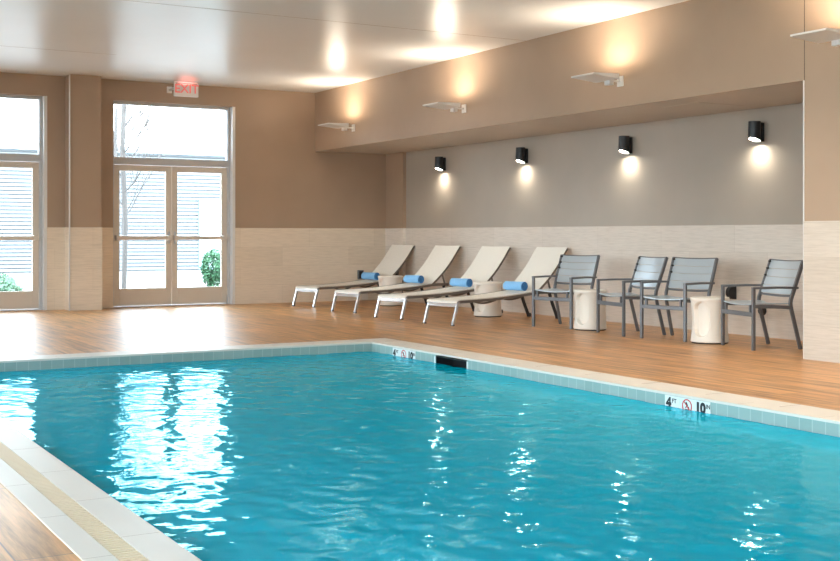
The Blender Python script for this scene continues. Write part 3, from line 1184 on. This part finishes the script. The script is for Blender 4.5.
for k in range(32):                              # lapped boards
    z = -0.03 + k * 0.115
    m.box(-22, 22, -0.05, -0.002, z + .04, z + .115)
m.build('siding', SIDING, bl)
MB().box(-22, 22, 0, 5, -0.03, 3.65).build('wall', SIDE_SHADE, bl)
m = MB()
for k in range(26):
    z = 3.8 + k * 0.115
    m.box(-22, -2.4, 0.46, 0.503, z + .04, z + .115)
m.build('siding', SIDING, bl)
MB().box(-22, -2.4, 0.505, 5, 3.6, 6.9).build('upper_storey', SIDE_SHADE, bl)
MB().box(-22.2, 22.2, -0.25, 5.2, 3.62, 3.82).build('eave_band', mat('grey_fascia', (0.30, 0.36, 0.40), 0.6), bl, bevel=0.01)
OUT_GLASS = mat('bright_reflecting_glass', (0.75, 0.85, 0.9), 0.1, 0.6)
for xw, ww, z0, z1 in ((4.75, 1.25, 0.1, 2.15), (0.75, 0.85, 0.4, 2.1), (-3.2, 1.2, 0.5, 2.1)):
    fr = MB()
    for (a, b, c_, d_) in ((xw - .1, xw, z0 - .1, z1 + .1), (xw + ww, xw + ww + .1, z0 - .1, z1 + .1), (xw, xw + ww, z1, z1 + .1), (xw, xw + ww, z0 - .1, z0)):
        fr.box(a, b, -0.1, -0.01, c_, d_)
    fo = fr.build('window', mat('blue_grey_trim', (0.35, 0.48, 0.56), 0.5), bl)
    MB().box(xw, xw + ww, -0.08, -0.06, z0, z1).build('window_pane', OUT_GLASS, fo)

BARK = mat('grey_bark', (0.10, 0.09, 0.085), 0.9)
def bare_tree(loc, h, seed, label):
    rnd = random.Random(seed)
    r = empty('bare_tree', loc)
    tag(r, label, 'tree', 'bare trees outside')
    tm, bm_ = MB(), MB()
    tm.tube([(0, 0, 0), (0.03, 0, h * .3), (-0.02, 0.02, h * .65), (0.03, 0, h)], 0.05, 8, up=(1, 0, 0))
    tm.build('trunk', BARK, r, smooth=True)

    def br(p, d, L, rad, lev):
        q = p
        pts = [p]
        for i in range(3):
            d = (d + Vector((rnd.uniform(-.25, .25), rnd.uniform(-.25, .25), rnd.uniform(0, .25)))).normalized()
            q = q + d * L / 3
            pts.append(q)
        bm_.tube(pts, rad, 5, up=(0.3, 1, 0))
        if lev:
            for k in range(3):
                br(pts[rnd.randint(1, 3)], (d + Vector((rnd.uniform(-.9, .9), rnd.uniform(-.9, .9), rnd.uniform(-.1, .6)))).normalized(), L * .6, rad * .6, lev - 1)
    for k in range(13):
        z = h * (0.22 + 0.75 * k / 13)
        a = rnd.uniform(0, 6.28)
        br(Vector((0, 0, z)), Vector((math.cos(a), math.sin(a), 0.8)).normalized(), h * .22, 0.014, 2)
    bm_.build('branches', BARK, r)


bare_tree((6.09, 21.4, -0.03), 4.2, 3, 'slim bare tree outside the left leaf of the double doors')
bare_tree((8.6, 31.0, -0.03), 4.5, 8, 'bare tree farther back near the pale building')


def bush(name, loc, rx, rz, nleaf, mt, label, seed, size=0.05, group=None):
    rnd = random.Random(seed)
    r = empty(name, loc)
    tag(r, label, 'shrub', group)
    lm = MB()
    for k in range(nleaf):
        while True:
            p = Vector((rnd.uniform(-1, 1), rnd.uniform(-1, 1), rnd.uniform(-1, 1)))
            if 0.45 < p.length < 1: break
        c_ = Vector((p.x * rx, p.y * rx, rz * (1 + p.z)))
        u = Vector((rnd.gauss(0, 1), rnd.gauss(0, 1), rnd.gauss(0, 1))).normalized()
        v = u.orthogonal().normalized()
        s_ = size * rnd.uniform(.7, 1.3)
        lm.add([c_ - u * s_, c_ - v * s_ * .45, c_ + u * s_, c_ + v * s_ * .45], [(0, 1, 2, 3)])
    lm.build('foliage', mt, r)
    st = MB()
    for k in range(5):
        a = k * 1.25
        st.tube([(0, 0, 0), (rx * .4 * math.cos(a), rx * .4 * math.sin(a), rz * 1.1)], 0.012, 6, up=(0.2, 1, 0.1))
    st.build('stems', BARK, r)


GREEN = leaf_mat('green_leaves', (0.02, 0.085, 0.035), (0.06, 0.16, 0.07))
TEAL = leaf_mat('grey_green_leaves', (0.05, 0.13, 0.07), (0.14, 0.22, 0.13))
bush('evergreen_shrub', (8.62, 23.6, -0.03), 0.27, 0.42, 1500, GREEN, 'rounded green shrub outside the right leaf of the double doors', 1, 0.045)
bush('low_shrub', (3.9, 20.5, -0.03), 0.22, 0.16, 420, TEAL, 'low green plant outside the left doors, next to the door frame', 2, 0.05, 'low plants outside the left doors')
bush('low_shrub', (4.3, 24.0, -0.03), 0.36, 0.19, 520, TEAL, 'low green plant outside the left doors at the frame edge of the photo', 5, 0.055, 'low plants outside the left doors')

ROCK = paint('pale_rock', (0.62, 0.58, 0.55), 0.9, 0.2, 0.12)
for i, (x, y, s_) in enumerate(((3.75, 20.0, 0.1), (3.55, 19.9, 0.08), (4.0, 21.6, 0.12))):
    rnd = random.Random(i)
    m = MB()
    m.lathe([(s_ * .7, 0), (s_, s_ * .3), (s_ * .85, s_ * .7), (s_ * .4, s_)], 9, lambda q, z, a: q * rnd.uniform(.85, 1.15))
    o = m.build('rock', ROCK, smooth=True)
    o.location = (x, y, -0.035)
    tag(o, ('pale rock outside the left doors, rightmost', 'small pale rock outside the left doors, smallest', 'larger pale rock behind the others outside the left doors')[i], 'rock', 'rocks outside the left doors')
